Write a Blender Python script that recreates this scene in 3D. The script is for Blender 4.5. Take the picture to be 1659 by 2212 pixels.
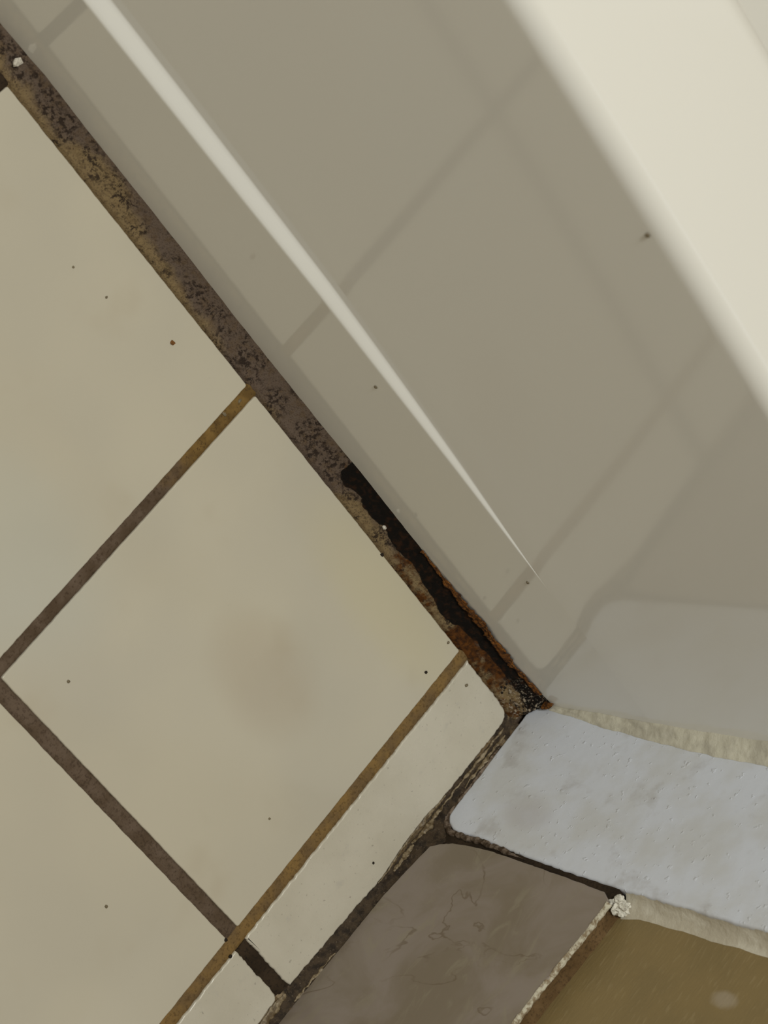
import bpy, bmesh, math, random
from mathutils import Vector, Matrix
from mathutils import noise as mn

for o in list(bpy.data.objects):
    bpy.data.objects.remove(o)
random.seed(7)
scene = bpy.context.scene
col = scene.collection
S = 0.2 / 150.0            # one model unit = 1/150 of a 200 mm floor tile, in metres

# ------------------------------------------------------------------ camera
# axes: x along the tub away from the end wall, y from the tub into the room, z up
cam_d = bpy.data.cameras.new('camera')
cam = bpy.data.objects.new('camera', cam_d)
col.objects.link(cam)
R0 = Vector((-0.5508263, -0.6030336, 0.5770103))
R1 = Vector((-0.6978277, 0.7120103, 0.0779610))
R2 = Vector((-0.4578503, -0.3597108, -0.8130075))
T = Vector((64.2298, 82.9919, 953.9104))
cpos = -(R0 * T.x + R1 * T.y + R2 * T.z) * S
m = Matrix((R0, -R1, -R2)).transposed().to_4x4()
m.translation = cpos
cam.matrix_world = m
cam_d.sensor_fit = 'AUTO'
cam_d.sensor_width = 36.0
cam_d.lens = 4731.8056 * 36.0 / 2212.0
cam_d.clip_start = 0.02
cam_d.dof.use_dof = True
cam_d.dof.focus_distance = 1.17
cam_d.dof.aperture_fstop = 16.0
scene.camera = cam

# ------------------------------------------------------------------ world and lights
world = bpy.data.worlds.new('room_ambient')
scene.world = world
world.use_nodes = True
bg = world.node_tree.nodes['Background']
bg.inputs['Color'].default_value = (1.0, 0.925, 0.755, 1)
bg.inputs['Strength'].default_value = 0.27

def area(name, loc, target, size, power, color):
    l = bpy.data.lights.new(name, 'AREA')
    l.shape = 'DISK'
    l.size = size
    l.energy = power
    l.color = color
    o = bpy.data.objects.new(name, l)
    col.objects.link(o)
    o.location = loc
    d = Vector(target) - Vector(loc)
    o.rotation_euler = d.to_track_quat('-Z', 'Y').to_euler()
    return o
area('ceiling_light', (1.2, 0.22, 2.35), (0.35, 0.1, 0.0), 0.5, 31.5, (0.985, 1.0, 0.94))

scene.view_settings.view_transform = 'Standard'
scene.view_settings.look = 'None'
scene.view_settings.gamma = 1.0
scene.view_settings.use_curve_mapping = False
scene.view_settings.exposure = 0.0

# ------------------------------------------------------------------ helpers
def V(u, v, z):
    return Vector((u * S, v * S, z * S))

def nz(x, y=0.0, z=0.0):
    return mn.noise(Vector((x, y, z)))

def fbm(x, y, z=0.0, n=4):
    a, s, t = 1.0, 1.0, 0.0
    for _ in range(n):
        t += a * mn.noise(Vector((x * s + 3.1, y * s + 7.7, z * s)))
        a *= 0.5
        s *= 2.03
    return t

def sstep(a, b, x):
    t = max(0.0, min(1.0, (x - a) / (b - a)))
    return t * t * (3 - 2 * t)

def lerp_tab(tab, x):
    if x <= tab[0][0]:
        return tab[0][1]
    for (x0, y0), (x1, y1) in zip(tab, tab[1:]):
        if x <= x1:
            t = (x - x0) / (x1 - x0)
            return y0 + (y1 - y0) * t
    return tab[-1][1]

def link_mesh(name, verts, faces, mat, parent=None, smooth=True, attr=None):
    me = bpy.data.meshes.new(name)
    me.from_pydata([tuple(p) for p in verts], [], faces)
    me.materials.append(mat)
    if smooth:
        for p in me.polygons:
            p.use_smooth = True
    if attr:
        a = me.color_attributes.new('stain', 'FLOAT_COLOR', 'POINT')
        for i, c in enumerate(attr):
            a.data[i].color = c
    me.update()
    o = bpy.data.objects.new(name, me)
    col.objects.link(o)
    if parent:
        o.parent = parent
    return o

def fix_normals(o):
    bm = bmesh.new()
    bm.from_mesh(o.data)
    bmesh.ops.recalc_face_normals(bm, faces=bm.faces)
    bm.to_mesh(o.data)
    bm.free()

def grid_mesh(name, nu, nv, fn, mat, parent=None, attr_fn=None):
    """fn(i, j) -> Vector ; (nu+1) x (nv+1) grid"""
    vs, fs, at = [], [], []
    for i in range(nu + 1):
        for j in range(nv + 1):
            vs.append(fn(i, j))
            if attr_fn:
                at.append(attr_fn(i, j))
    w = nv + 1
    for i in range(nu):
        for j in range(nv):
            a = i * w + j
            fs.append((a, a + 1, a + w + 1, a + w))
    return link_mesh(name, vs, fs, mat, parent, True, at or None)

def tag(o, label=None, cat=None, group=None, kind=None):
    if label: o['label'] = label
    if cat: o['category'] = cat
    if group: o['group'] = group
    if kind: o['kind'] = kind
    return o

def resample(pts, step):
    out = []
    n = len(pts)
    for i in range(n):
        a, b = Vector(pts[i]), Vector(pts[(i + 1) % n])
        k = max(1, int((b - a).length / step))
        for q in range(k):
            out.append(a.lerp(b, q / k))
    return out

def round_corners(pts, r, seg=4):
    out = []
    n = len(pts)
    for i in range(n):
        p, a, b = Vector(pts[i]), Vector(pts[i - 1]), Vector(pts[(i + 1) % n])
        da, db = (a - p), (b - p)
        ra = min(r, da.length * 0.45)
        rb = min(r, db.length * 0.45)
        s, e = p + da.normalized() * ra, p + db.normalized() * rb
        for q in range(seg + 1):
            t = q / seg
            out.append((1 - t) ** 2 * s + 2 * t * (1 - t) * p + t * t * e)
    return out

def slab(name, outline, place, thick, bev, mat, parent=None, step=3.0, rough=0.0, seed=0.0, rings=3, nfreq=0.35, grain=0.0):
    """solid plate from a 2-D outline; place(a, b, h) -> world, h = 0 on the face, negative behind it"""
    pts = resample(outline, step)
    n = len(pts)
    area2 = sum(pts[i].x * pts[(i + 1) % n].y - pts[(i + 1) % n].x * pts[i].y for i in range(n))
    sg = 1.0 if area2 > 0 else -1.0
    nor = []
    for i in range(n):
        t = pts[(i + 1) % n] - pts[i - 1]
        nor.append(Vector((t.y, -t.x)).normalized() * sg)
    if rough:
        pts = [p + nr * rough * fbm(p.x * nfreq + seed, p.y * nfreq + seed, 1.3, 4) for p, nr in zip(pts, nor)]
    vs, fs = [], []
    levels = [(0.0, -thick)]
    for k in range(rings + 1):
        a = math.pi / 2 * k / rings
        levels.append((bev * (1 - math.cos(a)), -bev * (1 - math.sin(a))))
    for ins, h in levels:
        for p, nr in zip(pts, nor):
            q = p - nr * ins
            vs.append(place(q.x, q.y, h))
    L = len(levels)
    for l in range(L - 1):
        for i in range(n):
            j = (i + 1) % n
            fs.append((l * n + i, l * n + j, (l + 1) * n + j, (l + 1) * n + i))
    fs.append(tuple((L - 1) * n + i for i in range(n)))
    fs.append(tuple(reversed(range(n))))
    o = link_mesh(name, vs, fs, mat, parent, True)
    o.data.polygons[len(fs) - 2].use_smooth = False
    fix_normals(o)
    # keep the face flat: mark its rim sharp is not needed, the bevel ring is tangent to it
    return o

# ------------------------------------------------------------------ materials
def lin(r, g, b):
    f = lambda c: ((c / 255.0) / 12.92) if c <= 10 else (((c / 255.0) + 0.055) / 1.055) ** 2.4
    return (f(r), f(g), f(b), 1.0)

class Mat:
    def __init__(s, name, rough=0.5, spec=0.5):
        s.m = bpy.data.materials.new(name)
        s.m.use_nodes = True
        s.t = s.m.node_tree
        s.b = s.t.nodes['Principled BSDF']
        s.b.inputs['Roughness'].default_value = rough
        s.b.inputs['Specular IOR Level'].default_value = spec
        g = s.n('ShaderNodeNewGeometry')
        vm = s.n('ShaderNodeVectorMath', operation='SCALE')
        s.l(g.outputs['Position'], vm.inputs[0])
        vm.inputs['Scale'].default_value = 1.0 / S
        s.pos = vm.outputs[0]                       # world position in model units
    def n(s, t, **k):
        nd = s.t.nodes.new(t)
        for a, b in k.items():
            setattr(nd, a, b)
        return nd
    def l(s, a, b):
        s.t.links.new(a, b)
    def val(s, x, sock):
        if isinstance(x, (int, float)):
            sock.default_value = x
        elif isinstance(x, tuple):
            sock.default_value = x
        else:
            s.l(x, sock)
    def noise(s, scale, detail=4, rough=0.55, stretch=None, dist=0.0):
        nd = s.n('ShaderNodeTexNoise')
        nd.inputs['Scale'].default_value = scale
        nd.inputs['Detail'].default_value = detail
        nd.inputs['Roughness'].default_value = rough
        nd.inputs['Distortion'].default_value = dist
        if stretch:
            mp = s.n('ShaderNodeMapping')
            mp.inputs['Scale'].default_value = stretch[:3]
            if len(stretch) > 3:
                mp.inputs['Rotation'].default_value = stretch[3:]
            s.l(s.pos, mp.inputs['Vector'])
            s.l(mp.outputs[0], nd.inputs['Vector'])
        else:
            s.l(s.pos, nd.inputs['Vector'])
        return nd.outputs['Fac']
    def ramp(s, x, a, b, lo=0.0, hi=1.0):
        nd = s.n('ShaderNodeMapRange', interpolation_type='SMOOTHSTEP')
        s.val(x, nd.inputs['Value'])
        nd.inputs['From Min'].default_value = a
        nd.inputs['From Max'].default_value = b
        nd.inputs['To Min'].default_value = lo
        nd.inputs['To Max'].default_value = hi
        return nd.outputs[0]
    def math(s, op, a, b=0.0):
        nd = s.n('ShaderNodeMath', operation=op)
        s.val(a, nd.inputs[0])
        s.val(b, nd.inputs[1])
        return nd.outputs[0]
    def mix(s, f, a, b):
        nd = s.n('ShaderNodeMix', data_type='RGBA')
        s.val(f, nd.inputs[0])
        s.val(a, nd.inputs[6])
        s.val(b, nd.inputs[7])
        return nd.outputs[2]
    def attr(s, name='stain'):
        nd = s.n('ShaderNodeVertexColor')
        nd.layer_name = name
        sp = s.n('ShaderNodeSeparateColor')
        s.l(nd.outputs['Color'], sp.inputs[0])
        return sp.outputs
    def xyz(s):
        sp = s.n('ShaderNodeSeparateXYZ')
        s.l(s.pos, sp.inputs[0])
        return sp.outputs
    def color(s, c):
        s.val(c, s.b.inputs['Base Color'])
    def rough(s, r):
        s.val(r, s.b.inputs['Roughness'])
    def bump(s, h, strength=0.3, dist=0.5):
        nd = s.n('ShaderNodeBump')
        nd.inputs['Strength'].default_value = strength
        nd.inputs['Distance'].default_value = dist * S
        s.l(h, nd.inputs['Height'])
        s.l(nd.outputs[0], s.b.inputs['Normal'])

# cream glazed floor tile
M = Mat('cream_tile_glaze', 0.16)
c = M.mix(M.ramp(M.noise(0.011, 2), 0.35, 0.65), (0.560, 0.512, 0.408, 1), (0.520, 0.478, 0.388, 1))
c = M.mix(M.ramp(M.noise(0.02, 3), 0.55, 0.8, 0, 0.55), c, (0.470, 0.405, 0.300, 1))
c = M.mix(M.ramp(M.noise(0.35, 3), 0.72, 0.8, 0, 0.25), c, (0.36, 0.33, 0.27, 1))
P3 = M.xyz()
def spot(M, P3, cu, cv, ru, rv, amt):
    a = M.math('DIVIDE', M.math('SUBTRACT', P3[0], cu), ru)
    b = M.math('DIVIDE', M.math('SUBTRACT', P3[1], cv), rv)
    e = M.math('ADD', M.math('MULTIPLY', a, a), M.math('MULTIPLY', b, b))
    return M.ramp(M.math('ADD', e, M.math('MULTIPLY', M.noise(0.03, 3), 0.6)), 0.2, 1.5, amt, 0.0)
c = M.mix(spot(M, P3, 92, 22, 62, 22, 0.6), c, (0.560, 0.500, 0.340, 1))
c = M.mix(spot(M, P3, 112, 84, 34, 24, 0.5), c, (0.470, 0.400, 0.300, 1))
c = M.mix(spot(M, P3, 225, 128, 50, 40, 0.5), c, (0.520, 0.515, 0.450, 1))  # cool pale patch: a soft reflection painted into the glaze colour
M.color(c)
M.rough(M.ramp(M.noise(0.05, 3), 0.3, 0.7, 0.09, 0.17))
M.bump(M.noise(0.02, 2), 0.15, 1.5)
MAT_TILE = M.m

# same glaze, scuffed and speckled with dirt (the cut tiles along the wall)
M = Mat('speckled_cut_tile_glaze', 0.3)
c = M.mix(M.ramp(M.noise(0.03, 3), 0.35, 0.65), (0.575, 0.532, 0.440, 1), (0.530, 0.487, 0.395, 1))
c = M.mix(M.ramp(M.noise(0.55, 2), 0.66, 0.74, 0, 0.5), c, (0.24, 0.21, 0.17, 1))
c = M.mix(M.ramp(M.noise(0.12, 4), 0.60, 0.72, 0, 0.25), c, (0.38, 0.36, 0.34, 1))
M.color(c)
M.rough(M.ramp(M.noise(0.1, 3), 0.3, 0.7, 0.2, 0.4))
M.bump(M.noise(0.4, 4), 0.1, 0.4)
MAT_TILE_CUT = M.m

def grout_mat(name, a, b, d, amount=0.5):
    M = Mat(name, 0.85, 0.25)
    c = M.mix(M.ramp(M.noise(0.09, 4), 0.35, 0.65), a, b)
    c = M.mix(M.ramp(M.noise(0.9, 4, 0.6), 0.48, 0.68, 0, amount), c, d)
    M.color(c)
    M.bump(M.noise(1.2, 5, 0.65), 0.6, 0.5)
    return M.m
MAT_GROUT_GREY = grout_mat('grey_brown_grout', lin(104, 88, 74), lin(88, 72, 56), lin(58, 44, 33), 0.6)
MAT_GROUT_OCHRE = grout_mat('ochre_grout', lin(134, 106, 62), lin(112, 90, 60), lin(78, 58, 32), 0.6)
MAT_GROUT_DARK = grout_mat('dark_dirty_grout', lin(60, 47, 33), lin(44, 33, 21), lin(24, 17, 11), 0.7)

# grout line that runs from ochre by the tub to grey-brown out in the room
M = Mat('part_stained_grout', 0.85, 0.25)
y = M.xyz()[1]
yn = M.math('ADD', y, M.math('MULTIPLY', M.noise(0.06, 3), 50.0))
c1 = M.mix(M.ramp(M.noise(0.12, 4), 0.35, 0.65), lin(128, 100, 54), lin(104, 80, 42))
c2 = M.mix(M.ramp(M.noise(0.09, 4), 0.35, 0.65), lin(104, 88, 74), lin(84, 68, 52))
c = M.mix(M.ramp(yn, 68, 95), c1, c2)
c = M.mix(M.ramp(M.noise(0.8, 4, 0.6), 0.5, 0.7, 0, 0.65), c, lin(58, 42, 26))
M.color(c)
M.bump(M.noise(1.2, 5, 0.65), 0.6, 0.5)
MAT_GROUT_MIX = M.m

# white tub enamel
M = Mat('white_tub_enamel', 0.08, 0.62)
M.color((0.80, 0.785, 0.74, 1))
MAT_TUB = M.m

# mouldy rusty caulk, zones from the stain attribute (R black, G orange rust, B pale grit)
M = Mat('mouldy_caulk', 0.75, 0.3)
at = M.attr()
al = M.n('ShaderNodeVertexColor'); al.layer_name = 'stain'
qq = al.outputs['Alpha']                              # 0 at the tile, 1 at the tub
uu = M.xyz()[0]
zone = M.math('MULTIPLY', M.ramp(uu, 238, 205), M.ramp(uu, 128, 150))      # greyer, grainier stretch
greyf = M.ramp(M.math('ADD', M.math('ADD', M.math('MULTIPLY', qq, 0.50), M.noise(0.035, 4)), M.math('MULTIPLY', zone, 0.30)), 0.62, 0.84)
base = M.mix(greyf, lin(132, 112, 80), lin(102, 87, 75))
base = M.mix(M.ramp(M.noise(0.35, 4, 0.6), 0.45, 0.7, 0, 0.55), base, lin(96, 76, 52))
band = M.math('SUBTRACT', 1.0, M.math('ABSOLUTE', M.math('MULTIPLY', M.math('SUBTRACT', qq, 0.55), 2.2)))
dens = M.math('ADD', M.math('ADD', M.math('MULTIPLY', band, 0.10), M.noise(0.11, 3)), M.math('MULTIPLY', zone, 0.05))
spots = M.math('MULTIPLY', M.ramp(M.noise(0.55, 5, 0.68), 0.46, 0.58), M.ramp(dens, 0.47, 0.64))
c = M.mix(M.math('MULTIPLY', spots, 0.92), base, lin(40, 30, 24))
grain = M.ramp(M.noise(1.5, 3, 0.6), 0.52, 0.64, 0, 0.55)
c = M.mix(grain, c, lin(62, 48, 38))
rust = M.mix(M.ramp(M.noise(0.5, 5, 0.65), 0.36, 0.66), lin(94, 55, 15), lin(46, 25, 8))
gf = M.ramp(M.math('ADD', at[1], M.math('MULTIPLY', M.math('SUBTRACT', M.noise(0.35, 5, 0.65), 0.5), 0.9)), 0.35, 0.65)
c = M.mix(gf, c, rust)
blackc = M.mix(M.ramp(M.noise(0.4, 4), 0.45, 0.72), lin(12, 7, 3), lin(44, 24, 8))
bf = M.ramp(M.math('ADD', at[0], M.math('MULTIPLY', M.math('SUBTRACT', M.noise(0.4, 5, 0.65), 0.5), 0.8)), 0.38, 0.62)
c = M.mix(bf, c, blackc)
pf = M.math('MULTIPLY', at[2], M.ramp(M.noise(1.0, 4), 0.56, 0.62))
c = M.mix(pf, c, lin(178, 164, 146))
M.color(c)
M.rough(0.8)
M.b.inputs['Specular IOR Level'].default_value = 0.2
M.bump(M.noise(1.3, 5, 0.65), 0.7, 0.7)
MAT_MOULD = M.m

# flaking rust
M = Mat('flaking_rust', 0.7, 0.3)
c = M.mix(M.ramp(M.noise(0.55, 5, 0.65), 0.36, 0.64), lin(126, 76, 22), lin(52, 27, 8))
c = M.mix(M.ramp(M.noise(1.4, 4, 0.6), 0.56, 0.68, 0, 0.7), c, lin(176, 122, 56))
M.color(c)
M.bump(M.noise(1.0, 5, 0.7), 0.8, 1.0)
MAT_RUST = M.m

# grime caulk along the floor / wall joint (R dark, G tan film, B pale)
M = Mat('grimy_joint_filler', 0.65, 0.35)
at = M.attr()
base = M.mix(M.ramp(M.noise(0.25, 5, 0.65), 0.4, 0.62), lin(72, 58, 42), lin(40, 30, 20))
tan = M.mix(M.ramp(M.noise(0.5, 4, 0.6), 0.4, 0.62), lin(150, 132, 104), lin(104, 84, 56))
c = M.mix(M.ramp(M.math('ADD', at[1], M.math('MULTIPLY', M.math('SUBTRACT', M.noise(0.5, 5, 0.65), 0.5), 1.0)), 0.4, 0.6), base, tan)
c = M.mix(M.ramp(M.noise(1.1, 4, 0.6), 0.6, 0.7, 0, 0.6), c, lin(120, 104, 88))
M.color(c)
M.bump(M.noise(1.0, 5, 0.65), 0.8, 0.8)
MAT_JOINT = M.m

# old tan silicone film
M = Mat('tan_silicone_film', 0.4, 0.4)
M.color(M.mix(M.ramp(M.noise(0.5, 4, 0.6), 0.38, 0.62), lin(142, 126, 100), lin(92, 76, 52)))
M.bump(M.noise(1.0, 4), 0.5, 0.6)
MAT_FILM = M.m

# cream caulk
M = Mat('cream_caulk', 0.55, 0.35)
c = M.mix(M.ramp(M.noise(0.12, 4), 0.38, 0.62), (0.66, 0.63, 0.52, 1), (0.55, 0.52, 0.43, 1))
c = M.mix(M.ramp(M.noise(0.5, 4, 0.6), 0.6, 0.75, 0, 0.4), c, (0.36, 0.33, 0.26, 1))
M.color(c)
M.bump(M.noise(0.35, 4, 0.6), 0.45, 0.9)
MAT_CREAM = M.m

# bluish white painted trim
M = Mat('bluish_white_paint', 0.5, 0.35)
c = M.mix(M.ramp(M.noise(0.035, 4), 0.38, 0.66), (0.700, 0.735, 0.825, 1), (0.640, 0.655, 0.685, 1))
c = M.mix(M.ramp(M.noise(0.05, 5, 0.6), 0.55, 0.72, 0, 0.5), c, (0.42, 0.40, 0.39, 1))
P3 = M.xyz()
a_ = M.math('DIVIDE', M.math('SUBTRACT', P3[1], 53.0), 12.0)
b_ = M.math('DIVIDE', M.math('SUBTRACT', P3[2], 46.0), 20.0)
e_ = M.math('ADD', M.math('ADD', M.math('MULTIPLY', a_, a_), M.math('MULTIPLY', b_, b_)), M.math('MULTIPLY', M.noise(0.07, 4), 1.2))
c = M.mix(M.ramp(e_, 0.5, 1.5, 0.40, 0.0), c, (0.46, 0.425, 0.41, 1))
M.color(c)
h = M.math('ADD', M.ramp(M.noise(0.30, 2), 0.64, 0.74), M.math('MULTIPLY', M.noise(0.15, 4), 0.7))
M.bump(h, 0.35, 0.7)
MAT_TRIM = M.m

# pinkish grey marble-look base tile
M = Mat('taupe_marble_tile', 0.33, 0.45)
c = M.mix(M.ramp(M.noise(0.022, 5, 0.6, dist=0.6), 0.38, 0.64), (0.285, 0.238, 0.205, 1), (0.222, 0.180, 0.132, 1))
c = M.mix(M.ramp(M.noise(0.05, 6, 0.62, (1, 1, 1.9, 0.5, 0, 0), 1.0), 0.52, 0.70, 0, 0.6), c, (0.300, 0.262, 0.190, 1))
vn = M.noise(0.012, 5, 0.5, (1, 1.5, 0.8, 0.75, 0, 0), 0.8)
vein = M.ramp(M.math('ABSOLUTE', M.math('SUBTRACT', vn, 0.5)), 0.0, 0.007, 1.0, 0.0)
c = M.mix(M.math('MULTIPLY', vein, M.ramp(M.noise(0.03, 3), 0.42, 0.62, 0, 0.75)), c, (0.15, 0.108, 0.068, 1))
M.color(c)
M.bump(M.noise(0.6, 4), 0.08, 0.4)
MAT_MARBLE = M.m

M = Mat('raw_tile_edge', 0.9, 0.2)
c = M.mix(M.ramp(M.noise(0.5, 4, 0.6), 0.4, 0.62), lin(212, 205, 184), lin(146, 128, 102))
M.color(c)
M.bump(M.noise(0.7, 5, 0.7), 0.9, 1.0)
MAT_EDGE = M.m

# olive painted wall
M = Mat('olive_wall_paint', 0.42, 0.4)
c = M.mix(M.ramp(M.noise(0.05, 4), 0.35, 0.65), (0.262, 0.190, 0.083, 1), (0.240, 0.176, 0.078, 1))
st = M.noise(0.9, 2, 0.5, (1, 0.16, 1.0))
c = M.mix(M.ramp(st, 0.58, 0.72, 0, 0.40), c, (0.36, 0.28, 0.15, 1))
px = M.xyz()
e1 = M.math('DIVIDE', M.math('SUBTRACT', px[1], 96.5), 4.0)
e2 = M.math('DIVIDE', M.math('SUBTRACT', px[2], 190.0), 7.0)
ee = M.math('ADD', M.math('MULTIPLY', e1, e1), M.math('MULTIPLY', e2, e2))
c = M.mix(M.ramp(M.math('ADD', ee, M.math('MULTIPLY', M.noise(0.3, 3), 0.8)), 0.5, 1.6, 0.45, 0.0), c, (0.46, 0.40, 0.33, 1))
M.color(c)
M.bump(st, 0.25, 0.5)
MAT_WALL = M.m

M = Mat('plain_wall_paint', 0.6)
M.color((0.55, 0.50, 0.42, 1))
MAT_PLAIN = M.m

def crumb_mat(name, colr):
    M = Mat(name, 0.8, 0.2)
    M.color(M.mix(M.ramp(M.noise(1.5, 3), 0.4, 0.6), colr, tuple(x * 0.7 for x in colr[:3]) + (1,)))
    return M.m
MAT_CR_BROWN = crumb_mat('brown_crumb', lin(126, 84, 44))
MAT_CR_BLACK = crumb_mat('black_crumb', lin(44, 36, 28))
MAT_CR_GREY = crumb_mat('grey_crumb', lin(128, 116, 94))
MAT_GRIT = crumb_mat('pale_grit', lin(158, 144, 124))
MAT_CR_WHITE = crumb_mat('white_crumb', lin(212, 204, 190))

# ------------------------------------------------------------------ setting: floor
C, D, G = 11.2, 161.3, 6.6          # tub joint, room-side edge of first tile row, joint width
U0, U1, U2 = 45.9, 195.8, 350.6     # tile joints counted from the end wall
GT = 6.0                            # joint across
def box_verts(a, b):
    (x0, y0, z0), (x1, y1, z1) = a, b
    vs = [V(x, y, z) for x in (x0, x1) for y in (y0, y1) for z in (z0, z1)]
    fs = [(0, 1, 3, 2), (4, 6, 7, 5), (0, 4, 5, 1), (2, 3, 7, 6), (0, 2, 6, 4), (1, 5, 7, 3)]
    return vs, fs
vs, fs = box_verts((-7, -2, -20), (1000, 700, -2.2))
floor = link_mesh('floor', vs, fs, MAT_GROUT_GREY, None, False)
tag(floor, 'bathroom floor of cream glazed tiles with dirty brown joints beside the tub', None, None, 'structure')
fix_normals(floor)
onfloor = lambda a, b, h: V(a, b, h)

def rect(u0, u1, v0, v1):
    return round_corners([(u0, v0), (u1, v0), (u1, v1), (u0, v1)], 1.1, 3)
cols_u = [(U0, U1 + 0.0), (U1 + GT - 0.4, U2), (U2 + 5.4, U2 + 155), (U2 + 161, U2 + 311), (U2 + 317, U2 + 467)]
rows_v = [(C, D), (D + G, D + G + 150), (D + 2 * G + 150, D + 2 * G + 300), (D + 3 * G + 300, D + 3 * G + 450)]
for r, (v0, v1) in enumerate(rows_v):
    for k, (u0, u1) in enumerate(cols_u):
        near = r < 2 and k < 3
        slab('floor_tile', rect(u0, u1, v0, v1), onfloor, 6.0, 0.55, MAT_TILE, floor,
             1.2 if near else 30, 0.16 if near else 0, 3.1 * r + 7.7 * k, 3 if near else 1)
slim1 = [(39.4, 11.2), (28.6, 11.3), (15.3, 11.4), (9.6, 12.0), (6.2, 13.9), (5.0, 16.8), (5.0, 29.1), (5.6, 60.8), (6.6, 71.1),
         (6.6, 84.5), (5.0, 103.2), (6.2, 120.6), (7.2, 142.6), (8.3, 162.0), (9.2, 162.6), (39.6, 162.4)]
slab('floor_tile', slim1, onfloor, 6.0, 0.8, MAT_TILE_CUT, floor, 0.8, 0.5, 5.0, 3, 0.45)
slim2 = [(39.4, 168.6), (18.2, 168.9), (11.4, 169.2), (9.3, 170.8), (8.7, 181), (8.0, 318), (39.4, 318)]
slab('floor_tile', slim2, onfloor, 6.0, 0.8, MAT_TILE_CUT, floor, 0.8, 0.5, 9.0, 3, 0.45)
slim3 = [(39.4, 325), (8.0, 325), (8.0, 474), (39.4, 474)]
slab('floor_tile', slim3, onfloor, 6.0, 0.8, MAT_TILE_CUT, floor, 8, 0.0, 9.0, 2)

def grout_line(a0, a1, b0, b1, along, mat, seed, crown=-0.55):
    """strip of grout filling a joint; along = 'u' or 'v' ; a = along range, b = across range"""
    n = int((a1 - a0) / 1.2)
    def fn(i, j):
        a = a0 + (a1 - a0) * i / n
        t = j / 8.0
        b = b0 - 0.3 + (b1 - b0 + 0.6) * t
        h = crown - 0.75 * (2 * t - 1) ** 4 + 0.16 * fbm(a * 0.5 + seed, b * 0.5, 0, 4)
        return V(a, b, h) if along == 'u' else V(b, a, h)
    o = grid_mesh('grout_line', n, 8, fn, mat, floor)
    if along == 'u':
        o.data.flip_normals()
    fix_up(o)
    return o
def fix_up(o):
    me = o.data
    if sum(p.normal.z for p in me.polygons) < 0:
        me.flip_normals()
grout_line(C - 2, D + 0.5, U1, U1 + GT - 0.4, 'v', MAT_GROUT_MIX, 1.0)
grout_line(C - 2, D + G + 150, U0 - 6.5, U0, 'v', MAT_GROUT_OCHRE, 2.0)
grout_line(U0 + 0.2, U2 + 155, D, D + G, 'u', MAT_GROUT_GREY, 3.0, -0.6)
grout_line(7.0, U0 - 6.6, D + 0.9, D + G + 0.6, 'u', MAT_GROUT_DARK, 4.0, -0.7)
grout_line(C - 2, D + 0.5, U2, U2 + 5.4, 'v', MAT_GROUT_DARK, 5.0)
grout_line(D + G, D + G + 150, U1, U1 + GT - 0.4, 'v', MAT_GROUT_GREY, 6.0)

# ------------------------------------------------------------------ setting: end wall, base tiles, trim
vs, fs = box_verts((-40, -560, -20), (-6.5, 700, 1750))
w = link_mesh('wall_end', vs, fs, MAT_WALL, None, False)
fix_normals(w)
tag(w, 'olive brown painted end wall above the base tiles', None, None, 'structure')
vs, fs = box_verts((-40, -600, -20), (1000, -561, 1750))
w2 = link_mesh('wall_far', vs, fs, MAT_PLAIN, None, False)
fix_normals(w2)
tag(w2, 'plain wall on the far side of the tub', None, None, 'structure')

UB = 2.5
onbase = lambda a, b, h: V(UB + h, a, b)
base_pts = [(81.0, 9.0), (78.6, 14.0), (76.6, 20.1), (75.2, 31.2), (74.5, 43.7), (74.7, 70.9), (75.2, 99.5), (75.9, 115.0), (78.2, 119.6),
            (81.9, 120.4), (137, 117.6), (226, 117.4), (226, 1.2), (167, 1.9), (132.4, 3.6), (109.8, 4.3), (95.2, 6.4)]
b1 = slab('base_tile', base_pts, onbase, 1.6, 0.4, MAT_MARBLE, None, 1.5, 0.2, 4.0, 3)
baseb = bpy.data.objects.new('baseboard_end', None)
col.objects.link(baseb)
baseb.location = V(UB, 80, 0)
baseb.empty_display_size = 0.05
tag(baseb, 'row of taupe marble-look base tiles at the foot of the olive wall', None, None, 'structure')
def reparent(o, p):
    o.parent = p
    o.matrix_parent_inverse = Matrix.Translation(-p.location)
reparent(b1, baseb)
# raw light top edge of the glazed tile
def edge_fn(i, j):
    v = 79.5 + (226 - 79.5) * i / 240
    z = 120.5 + (117.5 - 120.5) * sstep(79, 137, v)
    t = j / 6.0
    a = t * math.pi * 0.75
    rr = 1.3 * (1 + 0.35 * fbm(v * 0.4, t * 2, 0.3))
    return V(UB - 1.0 + rr * math.cos(a) * 0.95, v, z - 0.35 + rr * math.sin(a))
e = grid_mesh('tile_edge', 240, 6, edge_fn, MAT_EDGE)
reparent(e, baseb)
# bedding mortar left on top of the base tile, up to the wall
def mort_fn(i, j):
    v = 79.0 + (226 - 79.0) * i / 240
    z = 120.0 + (117.2 - 120.0) * sstep(79, 137, v)
    t = j / 8.0
    return V(UB - 1.5 - 8.0 * t, v, z + 0.35 * fbm(v * 0.3, t * 4, 2.0) + 0.6 * t ** 3 - 0.3)
e = grid_mesh('bedding_mortar', 240, 8, mort_fn, MAT_GROUT_DARK)
fix_up(e)
e.data.materials[0] = grout_mat('brown_mortar', lin(112, 88, 58), lin(92, 70, 42), lin(60, 44, 26), 0.6)
reparent(e, baseb)
vs, fs = box_verts((-6.4, 62, -2), (0.2, 84, 119.0))
e = link_mesh('joint_grout', vs, fs, MAT_GROUT_DARK, None, False)
fix_normals(e)
reparent(e, baseb)
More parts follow.
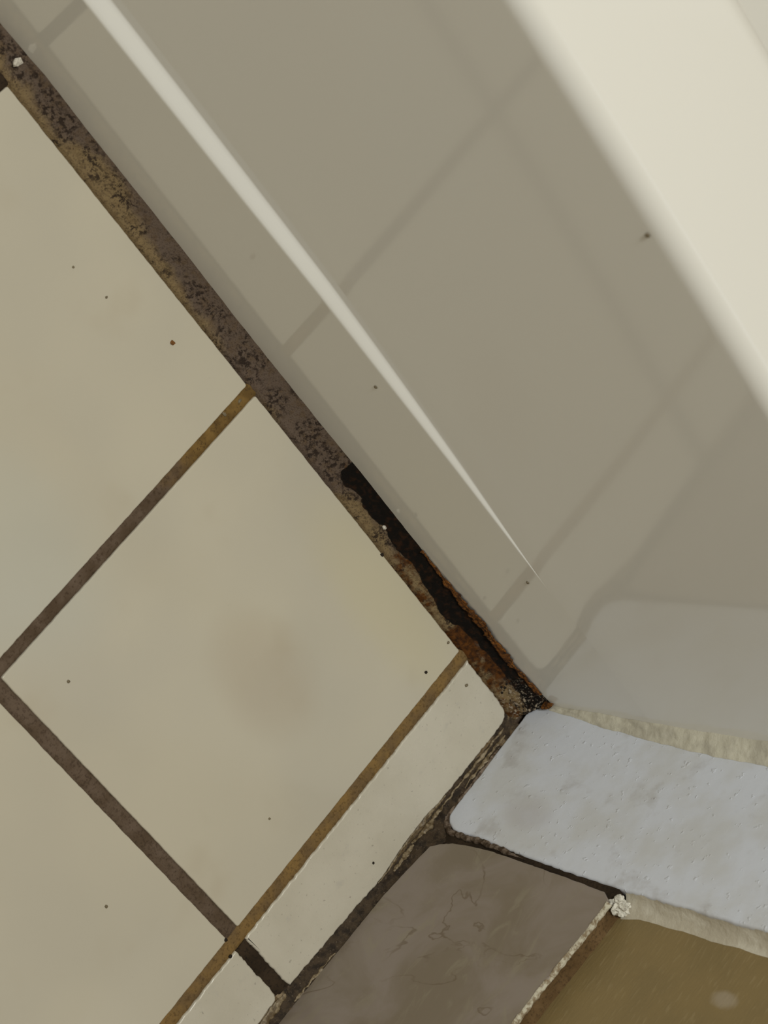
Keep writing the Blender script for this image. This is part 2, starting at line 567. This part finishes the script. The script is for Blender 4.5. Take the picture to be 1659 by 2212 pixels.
# the next base tiles along the wall
for k in range(2):
    v0 = 232 + 156 * k
    t = slab('base_tile', [(v0, 1), (v0, 117.4), (v0 + 150, 117.4), (v0 + 150, 1)], onbase, 9.0, 0.5, MAT_MARBLE, None, 20, 0, 0, 2)
    reparent(t, baseb)

# bluish white trim board standing beside the tub
UT = 1.0
ontrim = lambda a, b, h: V(UT + h, a, b)
trim_pts = [(-4, 3.0), (11, 3.2), (18.6, 3.2), (41, 3.6), (60.0, 3.4), (64.5, 4.2), (67.6, 7.4), (69.8, 12), (70.3, 17.8), (69.9, 31.1), (70.9, 46.8), (71.9, 87.8),
            (71.9, 119.7), (71.6, 124.3), (69.9, 195.9), (69.2, 260), (69, 1200), (-4, 1200)]
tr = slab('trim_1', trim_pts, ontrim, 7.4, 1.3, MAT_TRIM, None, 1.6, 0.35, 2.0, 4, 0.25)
tag(tr, 'bluish white painted trim board between the tub and the olive wall', None, None, 'structure')

# ------------------------------------------------------------------ bathtub
tub = bpy.data.objects.new('bathtub', None)
col.objects.link(tub)
tub.empty_display_size = 0.05
tag(tub, 'glossy white bathtub with a stepped apron and a rounded rim', 'bathtub')
def recess(u):                      # how far the upper apron steps back behind the ledge
    if u <= 86: return 0.0
    return 6.1 * (1 - math.exp(-((u - 86) / 125.0) ** 1.3))
def ledge_z(u):
    return lerp_tab([(0, 80.5), (93, 79.5), (150, 79), (240, 76.5), (280, 74), (370, 69.5), (520, 66), (1000, 60)], u)
LEAN = math.tan(math.radians(2.6))
def upper_v(u, z):                  # upper apron leans back slightly
    return -recess(u) - max(0.0, z - 84.0) * LEAN
def apron_profile(u):
    w, zl = recess(u), ledge_z(u)
    h2 = w * 0.75
    ze = zl + h2
    pts = [(0, zl - 1.6), (0, zl - 0.8), (-w * 0.02, zl - 0.2), (-w * 0.08, zl + h2 * 0.07), (-w * 0.25, zl + h2 * 0.25 + 0.1), (-w * 0.5, zl + h2 * 0.5 + 0.12), (-w * 0.75, zl + h2 * 0.75 + 0.14),
           (-w * 0.94, zl + h2 * 0.94 + 0.16), (-w * 0.99, ze + 0.4), (-w, ze + 0.9), (-w, ze + 1.6)]
    P = [(0, -2.0), (0, 10), (0, 25), (0, 40), (0, 55), (0, 64)] + pts
    z0 = ze + 1.6
    for k in range(1, 13):
        z = z0 + (RJ - z0) * k / 12.0
        P.append((-w - max(0.0, z - z0) * LEAN, z))
    return P
RJ, RZ0, RR = 238.0, 250.0, 8.0     # seam, start of the rim's roll, its radius
us = [-5 + 5 * i for i in range(0, 202)]
prof = [apron_profile(u) for u in us]
n = len(prof[0])
ap = grid_mesh('apron', len(us) - 1, n - 1, lambda i, j: V(us[i], prof[i][j][0], prof[i][j][1]), MAT_TUB, tub)
if ap.data.polygons[0].normal.y < 0: ap.data.flip_normals()
RH = RZ0 + RR
def rim_profile(u):
    w, z0 = recess(u), ledge_z(u) + recess(u) * 0.75 + 1.6
    f = lambda z: -w - (z - z0) * LEAN
    P = [(f(RJ), RJ), (f(RJ + 5), RJ + 5), (f(RZ0 - 1), RZ0 - 1)]
    vv = f(RZ0)
    for k in range(13):
        a = math.pi / 2 * k / 12
        P.append((vv - RR + RR * math.cos(a), RZ0 + RR * math.sin(a)))
    P += [(vv - RR - 1.5, RH + 0.05), (-34, RH + 0.3), (-48, RH + 0.4), (-62, RH + 0.3), (-71, RH)]
    for k in range(1, 9):
        a = math.radians(56) * k / 8
        P.append((-72 - 12 * math.sin(a), RH - 12 + 12.0 * math.cos(a)))
    P += [(-88, RH - 14.0), (-102, RH - 35)]
    return P
prof2 = [rim_profile(u) for u in us]
n2 = len(prof2[0])
rm = grid_mesh('rim', len(us) - 1, n2 - 1, lambda i, j: V(us[i], prof2[i][j][0], prof2[i][j][1]), MAT_TUB, tub)
if rm.data.polygons[0].normal.y < 0: rm.data.flip_normals()
bp = [(-102, RH - 35), (-116, 200), (-138, 150), (-158, 100), (-176, 60), (-200, 40), (-250, 30), (-370, 34), (-410, 48), (-432, 80), (-442, 140), (-450, RH - 30),
      (-454, RH - 8), (-462, RH), (-480, RH + 0.5), (-560, RH + 0.5)]
bs = grid_mesh('basin', 40, len(bp) - 1, lambda i, j: V(-5 + 25.125 * i, bp[j][0], bp[j][1]), MAT_TUB, tub)
if bs.data.polygons[0].normal.y > 0: pass
# ------------------------------------------------------------------ mouldy caulk between tub and floor
ZT = [(0, 16.5), (5, 15.2), (15, 12.5), (30, 9.5), (60, 8.6), (85, 9.2), (119, 8.8), (143, 8.8), (168, 7.3), (199, 6.7), (230, 6.3), (260, 6.9), (290, 6.5),
      (317, 6.0), (345, 6.5), (368, 4.0), (400, 6), (1000, 6)]
NQ, UC0, UC1, DU = 22, 1.5, 620.0, 0.8
NU = int((UC1 - UC0) / DU)
def caulk_pt(u, q):
    zt = lerp_tab(ZT, u) + 0.35 * fbm(u * 0.12, 5.0, 0, 4)
    ve = C - 0.1 + 0.35 * fbm(u * 0.22, 9.0, 0, 4)
    if u < 22:                                   # spreads round the corner at the end wall
        ve += 0.06 * (22 - u)
    v = ve * (1 - q)
    z = -1.0 + (zt + 1.0) * (0.30 * q + 0.70 * q ** 2.0)
    z += 1.6 * sstep(0.0, 0.16, q) * (1 - q) - 0.9 * (1 - q)
    amp = 0.22 + 0.55 * (1 - sstep(6, 40, u)) + 0.3 * sstep(150, 60, u)
    d = amp * fbm(u * 0.33, q * 3.2, 1.0, 5) * (4 * q * (1 - q)) ** 0.5
    return u, max(0.02, v + 0.6 * d), z + 0.8 * d
def caulk_v(i, j):
    return V(*caulk_pt(UC0 + DU * i, j / NQ))
def caulk_c(i, j):
    u, q = UC0 + DU * i, j / NQ
    # black zone: lies against the tub, from u=145 to the corner, broadening
    edge = lerp_tab([(0, 0.42), (8, 0.50), (16, 0.60), (30, 0.62), (45, 0.62), (54, 0.50), (62, 0.24), (70, 0.28), (80, 0.42), (92, 0.54), (110, 0.48), (120, 0.50), (132, 0.56), (140, 0.46), (147, 0.62), (150, 1.3), (1000, 1.3)], u)
    r = sstep(edge - 0.10, edge + 0.10, q + 0.12 * fbm(u * 0.1, q * 2, 4.0, 3))
    # rust orange
    g = max(sstep(66, 52, u) * sstep(22, 32, u), 0.60 * sstep(122, 98, u))
    g = g * (0.75 + 0.5 * fbm(u * 0.07, q * 1.5, 7.0, 3))
    if u > 130: g = 0.45 * sstep(155, 146, u) * sstep(0.5, 0.7, q)
    b = sstep(24, 8, u) * 0.55
    r = r * (0.85 if u > 22 else 0.78)
    return (r, max(0, g), b, q)
ck = grid_mesh('caulk_bead', NU, NQ, caulk_v, MAT_MOULD, None, caulk_c)
fix_up(ck)
tag(ck, 'mouldy brown caulk joint with black rust between the tub apron and floor tiles', 'caulk')

def ribbon(name, low, up, v0, v1, mat, parent, seed, thick=0.5, rag=1.9, nu=120, nw=8, frame=None):
    """ragged flake lying against the tub: low/up = tables u -> z"""
    ua, ub = low[0][0], low[-1][0]
    def fn(i, j):
        u = ua + (ub - ua) * i / nu
        t = j / nw
        e = 4 * (i / nu) * (1 - i / nu)
        zl, zu = lerp_tab(low, u), lerp_tab(up, u)
        zu += rag * fbm(u * 0.55 + seed, 3.0, seed, 5)
        zl += 0.6 * rag * fbm(u * 0.45 + seed, 8.0, seed, 4)
        if zu < zl + 0.3: zu = zl + 0.3
        z = zl + (zu - zl) * t
        v = v0 + (v1 - v0) * t + 0.9 * fbm(u * 0.3 + seed, t * 2.2, seed, 4)
        return V(u, max(0.25, v), z)
    o = grid_mesh(name, nu, nw, fn, mat, parent)
    md = o.modifiers.new('thickness', 'SOLIDIFY')
    md.thickness = thick * S
    md.offset = 1.0
    return o
ribbon('rust_flake', [(46, 9.0), (50, 10.6), (57, 9.2), (66, 8.6), (80, 9.0)], [(46, 12.4), (50, 14.2), (55, 14.6), (62, 13.2), (71, 12.0), (80, 10.0)], 1.3, 0.6, MAT_RUST, ck, 1.0)
ribbon('rust_flake', [(27, 9.4), (34, 9.0), (41, 9.2), (47, 10.4)], [(27, 11.4), (32, 13.6), (38, 13.6), (43, 12.0), (47, 13.0)], 1.5, 0.5, MAT_RUST, ck, 4.3)
ribbon('rust_flake', [(9, 13.0), (18, 11.0), (29, 9.6)], [(9, 15.0), (18, 14.0), (29, 11.6)], 1.0, 0.4, MAT_RUST, ck, 8.1, 0.4, 0.7)
ribbon('rust_flake', [(74, 9.0), (84, 9.4), (98, 9.4)], [(74, 11.4), (84, 10.4), (98, 9.9)], 0.7, 0.4, MAT_RUST, ck, 11.7, 0.3, 0.4)

def blob(verts, faces, c, r, seed, flat=(1, 1, 1)):
    bm = bmesh.new()
    bmesh.ops.create_icosphere(bm, subdivisions=1, radius=1.0)
    off = len(verts)
    for v in bm.verts:
        k = 1 + 0.45 * mn.noise(v.co * 1.3 + Vector((seed, seed * 2, 0)))
        verts.append(V(c[0] + v.co.x * r * k * flat[0], c[1] + v.co.y * r * k * flat[1], c[2] + v.co.z * r * k * flat[2]))
    for f in bm.faces:
        faces.append(tuple(off + v.index for v in f.verts))
    bm.free()
# pale grit and black mould lumps in the corner
for nm, mat, cnt, sd in (('pale_grit', MAT_GRIT, 14, 3), ('mould_lumps', MAT_CR_BLACK, 30, 5)):
    rnd = random.Random(sd)
    vs, fs = [], []
    for k in range(cnt):
        u = 2 + rnd.random() ** 1.5 * 18
        q = 0.25 + 0.5 * rnd.random()
        p = caulk_pt(u, q)
        blob(vs, fs, (p[0], p[1] + 0.1, p[2] + 0.1), 0.25 + 0.45 * rnd.random(), k * 1.7, (1.2, 1, 0.8))
    o = link_mesh(nm, vs, fs, mat, ck, False)
    o['kind'] = 'stuff'
# orange tuft where the flake ends in the corner
vs, fs = [], []
for k in range(7):
    a = Vector((3.0 + 0.5 * k * 0.3, 3.2 - 0.35 * k, 12.5 + 0.2 * k))
    b = a + Vector((0.4 + 0.2 * (k % 3), -0.3, 5.2 + 1.5 * ((k * 37) % 5) / 5))
    dirv = (b - a).normalized()
    sx = dirv.cross(Vector((0, 1, 0))).normalized()
    sy = dirv.cross(sx)
    off = len(vs)
    for t, r in ((0, 0.8), (0.5, 0.6), (1, 0.12)):
        p = a.lerp(b, t)
        for q in range(6):
            g = q * math.pi / 3
            w_ = p + sx * r * math.cos(g) + sy * r * math.sin(g)
            vs.append(V(w_.x, max(0.1, w_.y), w_.z))
    for l in range(2):
        for q in range(6):
            fs.append((off + l * 6 + q, off + l * 6 + (q + 1) % 6, off + l * 6 + 6 + (q + 1) % 6, off + l * 6 + 6 + q))
    fs.append(tuple(off + 12 + q for q in range(6)))
link_mesh('rust_tuft', vs, fs, MAT_RUST, ck, True)

# ------------------------------------------------------------------ grimy joint between floor tiles and end wall
def tile_edge_u(v):
    return lerp_tab([(10, 8.5), (13.9, 6.2), (16.8, 5.0), (29, 5.0), (61, 5.6), (71, 6.6), (84, 6.6), (103, 5.0), (121, 6.2), (143, 7.2), (162, 8.3), (164, 9.0), (170, 9.5), (181, 8.7), (480, 8.2)], v)
def wall_u(v):
    return UT if v < 70 else (UB if v > 80 else UT + (UB - UT) * (v - 70) / 10.0)
def wall_z(v):
    return lerp_tab([(10, 4.2), (60, 4.4), (68, 7.5), (73, 13.0), (78, 12.5), (82, 9.5), (95, 7.0), (110, 5.0), (132, 4.2), (167, 2.6), (480, 2.2)], v)
NV = 700
def joint_pt(v, t):
    ue, uw, zw = tile_edge_u(v) + 0.5, wall_u(v) - 0.8, wall_z(v)
    if 66 < v < 82:
        uw -= 1.2 * (1 - abs(v - 74) / 8.0)
    u = ue + (uw - ue) * t
    z = -1.2 + (zw + 1.2) * (0.15 * t + 0.85 * t ** 2.2) + 0.9 * sstep(0, 0.2, t) * (1 - t)
    am = 0.45 + 0.6 * sstep(50, 66, v) * sstep(112, 95, v)
    d = am * fbm(v * 0.28, t * 2.6, 11.0, 5) * (4 * t * (1 - t)) ** 0.4
    return u + 0.7 * d, v, z + 0.7 * d
def joint_v(i, j):
    return V(*joint_pt(12.5 + (360 - 12.5) * i / NV, j / 12.0))
def joint_c(i, j):
    v, t = 12.5 + (360 - 12.5) * i / NV, j / 12.0
    g = 0.0
    g += 0.85 * sstep(66, 40, v) * (0.4 + 0.5 * nz(v * 0.2, t * 3))
    g += 0.55 * sstep(110, 92, v) * sstep(62, 74, v) * sstep(0.55, 0.2, t)
    g += 0.45 * sstep(0.6, 0.9, t) * sstep(100, 130, v) * (0.5 + nz(v * 0.15, 2.0))
    g += 0.7 * sstep(163, 168, v) * sstep(0.75, 0.3, t)
    return (0, g, 0, 1)
jt = grid_mesh('joint_filler', NV, 12, joint_v, MAT_JOINT, None, joint_c)
fix_up(jt)
tag(jt, 'ragged dark brown joint filler between the cut floor tiles and the end wall', 'caulk')
def film(name, v0, v1, t0, t1, lift, seed, parent, mat=None, n=80, rag=0.25):
    def fn(i, j):
        a = i / n
        v = v0 + (v1 - v0) * a
        e = (4 * a * (1 - a)) ** 0.35
        ta = t0 + rag * 0.5 * fbm(v * 0.25 + seed, 1.0, seed, 4)
        tb = t1 + rag * 0.5 * fbm(v * 0.25 + seed, 5.0, seed, 4)
        mid = (ta + tb) / 2
        t = mid + (tb - ta) * e * (j / 5.0 - 0.5)
        tt = max(-0.25, min(1.0, t))
        p = joint_pt(v, max(0.0, tt))
        u = p[0] - (tile_edge_u(v) - wall_u(v)) * min(0, tt)
        arch = 1 - (2 * j / 5.0 - 1) ** 2
        z = p[2] + lift * (0.35 + 0.9 * arch) * e
        if tt < 0.12: z = max(z, 0.12 + 0.2 * arch)
        return V(u, v, z)
    o = grid_mesh(name, n, 5, fn, mat or MAT_FILM, parent)
    md = o.modifiers.new('thickness', 'SOLIDIFY')
    md.thickness = 0.3 * S
    md.offset = 0.0
    return o
film('silicone_film', 58, 106, -0.02, 0.20, 0.55, 1.0, jt)
film('silicone_film', 62, 84, 0.28, 0.48, 0.8, 3.0, jt)
film('silicone_film', 18, 62, 0.30, 0.46, 0.5, 6.0, jt)
film('silicone_film', 20, 50, 0.62, 0.76, 0.4, 9.0, jt)
film('silicone_film', 84, 98, 0.40, 0.62, 0.5, 12.0, jt)
film('silicone_film', 166, 200, 0.05, 0.55, 0.7, 15.0, jt)
film('silicone_film', 140, 166, 0.78, 0.88, 0.3, 21.0, jt)

# dirty crust round the lower corner of the trim board
M = Mat('pinkish_crust', 0.7, 0.3)
M.color(M.mix(M.ramp(M.noise(0.45, 4, 0.6), 0.36, 0.62), lin(134, 118, 104), lin(72, 56, 40)))
M.bump(M.noise(1.0, 5, 0.65), 0.8, 0.8)
MAT_CRUST = M.m
cpath = [(20, 2.8), (41, 3.2), (60, 3.0), (65.4, 4.0), (68.8, 7.2), (71.0, 12), (71.4, 17.8), (71.0, 31.1), (71.8, 46.8), (72.6, 64)]
cp = []
for (a0, b0), (a1, b1_) in zip(cpath, cpath[1:]):
    k = max(1, int(math.hypot(a1 - a0, b1_ - b0) / 0.6))
    cp += [(a0 + (a1 - a0) * q / k, b0 + (b1_ - b0) * q / k) for q in range(k)]
def crust_fn(i, j):
    a, b = cp[i]
    a1, b1_ = cp[min(i + 1, len(cp) - 1)]
    a0, b0 = cp[max(i - 1, 0)]
    t = Vector((a1 - a0, b1_ - b0)).normalized()
    nr = Vector((t.y, -t.x))
    g = j * 2 * math.pi / 8
    e = sstep(0, 20, i) * sstep(len(cp) - 1, len(cp) - 30, i)
    big = 1.0 + 0.6 * sstep(58, 66, a)
    r = (0.75 * big * (1 + 0.8 * fbm(i * 0.13, j * 0.3 if j < 8 else 0.0, 2.0, 4))) * e + 0.05
    return V(UT - 0.5 + r * math.cos(g), a + nr.x * r * math.sin(g) * 1.1, b + nr.y * r * math.sin(g) * 1.1)
grid_mesh('filler_crust', len(cp) - 1, 8, crust_fn, MAT_CRUST, jt)
# ------------------------------------------------------------------ cream caulk up the corner between tub and trim
def bead_fn(i, j):
    z = 15.0 + (520 - 15.0) * (i / 700.0) ** 1.25
    t = j / 10.0
    ua = lerp_tab([(15, 1.8), (30, 2.4), (50, 4.0), (88, 6.2), (120, 6.4), (149, 7.4), (600, 7.5)], z)
    vb = lerp_tab([(15, 2.2), (30, 3.0), (52, 4.4), (89, 5.6), (121, 5.4), (147, 4.6), (600, 5)], z)
    ua += 0.8 * fbm(z * 0.07, 1.0, 3.0, 3)
    vb += 0.8 * fbm(z * 0.08, 6.0, 3.0, 3)
    a = Vector((UT + 0.05, vb))
    vf = upper_v(ua, z + 2.4)
    b = Vector((ua, vf + 0.02))
    cc = Vector((UT + 0.7, 0.7))
    p = (1 - t) ** 2 * a + 2 * t * (1 - t) * cc.lerp((a + b) / 2, 0.75) + t * t * b
    nrm = Vector((0.7, 0.7))
    d = (0.55 * fbm(z * 0.13, t * 2.6, 9.0, 3) + 0.25) * (4 * t * (1 - t)) ** 0.5
    p = p + nrm * d
    return V(max(UT + 0.02, p.x), max(vf + 0.02, p.y), z)
cb = grid_mesh('caulk_bead', 700, 10, bead_fn, MAT_CREAM)
if sum(p.normal.x for p in cb.data.polygons) < 0: cb.data.flip_normals()
tag(cb, 'rough cream caulk bead up the corner between the tub and bluish trim', 'caulk')

# translucent beige caulk between trim and olive wall
M = Mat('beige_caulk', 0.35, 0.45)
c = M.mix(M.ramp(M.noise(0.1, 4), 0.38, 0.62), (0.66, 0.62, 0.52, 1), (0.54, 0.49, 0.39, 1))
M.color(c)
M.bump(M.noise(0.5, 4, 0.6), 0.4, 0.8)
MAT_BEIGE = M.m
def side_fn(i, j):
    z = 121.5 + (700 - 121.5) * (i / 500.0) ** 1.3
    t = j / 10.0
    ve = lerp_tab([(119, 71.6), (124, 71.2), (196, 69.5), (260, 68.8), (1200, 68.6)], z)
    vo = lerp_tab([(119, 81), (124, 79.5), (130, 77.8), (196, 75.8), (1200, 75)], z) + 0.5 * fbm(z * 0.08, 2.0, 1.0, 4)
    a = Vector((UT - 0.9, ve + 0.25))
    b = Vector((-6.45, vo))
    cc = Vector((-4.5, ve + 1.3))
    p = (1 - t) ** 2 * a + 2 * t * (1 - t) * cc + t * t * b
    d = 0.3 * fbm(z * 0.07, t * 2.5, 4.0, 3) * (4 * t * (1 - t)) ** 0.5
    return V(p.x + 0.6 * d, p.y + d, z)
sb = grid_mesh('caulk_bead', 500, 10, side_fn, MAT_BEIGE)
if sum(p.normal.y for p in sb.data.polygons) < 0: sb.data.flip_normals()
tag(sb, 'smooth beige caulk bead between the bluish trim and the olive wall', 'caulk')

# crumpled white plaster lump at the end of the base tile
def lump():
    bm = bmesh.new()
    bmesh.ops.create_icosphere(bm, subdivisions=4, radius=1.0)
    for v in bm.verts:
        p = v.co.copy()
        k = 0.95 + 0.5 * mn.noise(p * 1.3 + Vector((4, 1, 2))) - 0.75 * abs(mn.noise(p * 1.9 + Vector((1, 5, 3)))) + 0.1 * fbm(p.x * 3, p.y * 3, p.z * 3, 3)
        q = p * k
        v.co = V(-2.4 + q.x * 5.4, 77.2 + q.y * 4.4, 122.0 + q.z * 4.4)
    me = bpy.data.meshes.new('plaster_lump')
    bm.to_mesh(me)
    bm.free()
    me.materials.append(MAT_EDGE)
    o = bpy.data.objects.new('plaster_lump', me)
    col.objects.link(o)
    return o
lp = lump()
lp.data.materials[0] = crumb_mat('white_plaster', lin(226, 222, 210))
tag(lp, 'crumpled white plaster lump where trim, base tile and olive wall meet', 'plaster')

# ------------------------------------------------------------------ crumbs and specks of dirt
def crumb(name, c, r, mat, label, flat=(1, 1, 0.6), seed=0.0):
    vs, fs = [], []
    blob(vs, fs, c, r, seed, flat)
    o = link_mesh(name, vs, fs, mat, None, False)
    tag(o, label, 'crumb', 'specks of dirt')
    return o
FL = (
    (236.7, 24.5, 1.05, MAT_CR_BROWN, 'reddish brown crumb on the upper cream floor tile by the tub'),
    (52.6, 29.4, 0.75, MAT_CR_BLACK, 'black speck near the lower right corner of the full cream tile'),
    (53.2, 13.0, 0.7, MAT_CR_GREY, 'grey speck beside the rusty caulk on the full cream tile'),
    (174.4, 143.7, 0.7, MAT_CR_GREY, 'grey speck near the left corner of the full cream tile'),
    (285.7, 36.2, 0.55, MAT_CR_GREY, 'tiny grey speck highest on the upper cream floor tile'),
    (268.3, 33.6, 0.6, MAT_CR_GREY, 'small grey speck left of the reddish brown crumb'),
    (66.8, 121.8, 0.6, MAT_CR_GREY, 'grey speck beside the ochre grout line on the full cream tile'),
    (99.0, 192.7, 0.75, MAT_CR_GREY, 'grey speck on the bottom left cream floor tile'),
    (13.5, 101.7, 0.65, MAT_CR_BLACK, 'dark speck at the middle of the cut tile by the wall'),
    (32.5, 18.8, 0.8, MAT_CR_GREY, 'grey speck at the rusty end of the cut tile'),
)
for k, (u, v, r, mt, lb) in enumerate(FL):
    crumb('dirt_crumb', (u, v, 0.3 * r), r, mt, lb, (1, 1, 0.6), k * 2.3)
AP = (
    (250.5, 249.0, 1.0, MAT_CR_GREY, 'brown grey speck on the tub apron just below the rim'),
    (192.8, 67.5, 0.8, MAT_CR_GREY, 'grey speck on the tub apron under the bright ledge'),
    (87.2, 69.5, 0.8, MAT_CR_GREY, 'grey speck on the apron where the bright ledge ends'),
)
for k, (u, z, r, mt, lb) in enumerate(AP):
    v = upper_v(u, z) if z > 85 else 0.0
    crumb('dirt_crumb', (u, v + 0.25 * r, z), r, mt, lb, (1, 0.5, 1), k * 3.1 + 40)
crumb('caulk_chip', (115.0, 4.6, 3.6), 1.1, MAT_CR_WHITE, 'white chip stuck on the black part of the mouldy caulk', (1.3, 0.9, 0.7), 77.0)
crumb('caulk_chip', (355.0, 4.0, 3.2), 2.2, MAT_CR_WHITE, 'white chip stuck on the mouldy caulk at the top left', (0.8, 1.0, 0.7), 81.0)

crumb('caulk_chip', (200.2, 26.2, -0.4), 1.0, MAT_CR_GREY, 'pale chip in the stained grout line near the mouldy caulk', (1.2, 0.8, 0.6), 91.0)
crumb('caulk_chip', (199.2, 17.6, -0.4), 0.9, MAT_CR_GREY, 'pale chip in the stained grout line right beside the mouldy caulk', (0.8, 1.3, 0.6), 95.0)
crumb('grout_crumb', (105.5, 11.6, 0.2), 0.9, MAT_CR_BLACK, 'dark nub on the tile edge beside the black caulk', (1.1, 0.9, 0.6), 99.0)
crumb('grout_crumb', (46.6, 168.4, 0.2), 0.9, MAT_CR_BLACK, 'dark nub left of the crossing of the ochre and grey grout', (1.0, 1.0, 0.6), 103.0)
crumb('grout_crumb', (40.0, 171.6, 0.2), 0.9, MAT_CR_BLACK, 'dark nub just below the crossing of the ochre and grey grout', (1.0, 1.1, 0.6), 107.0)
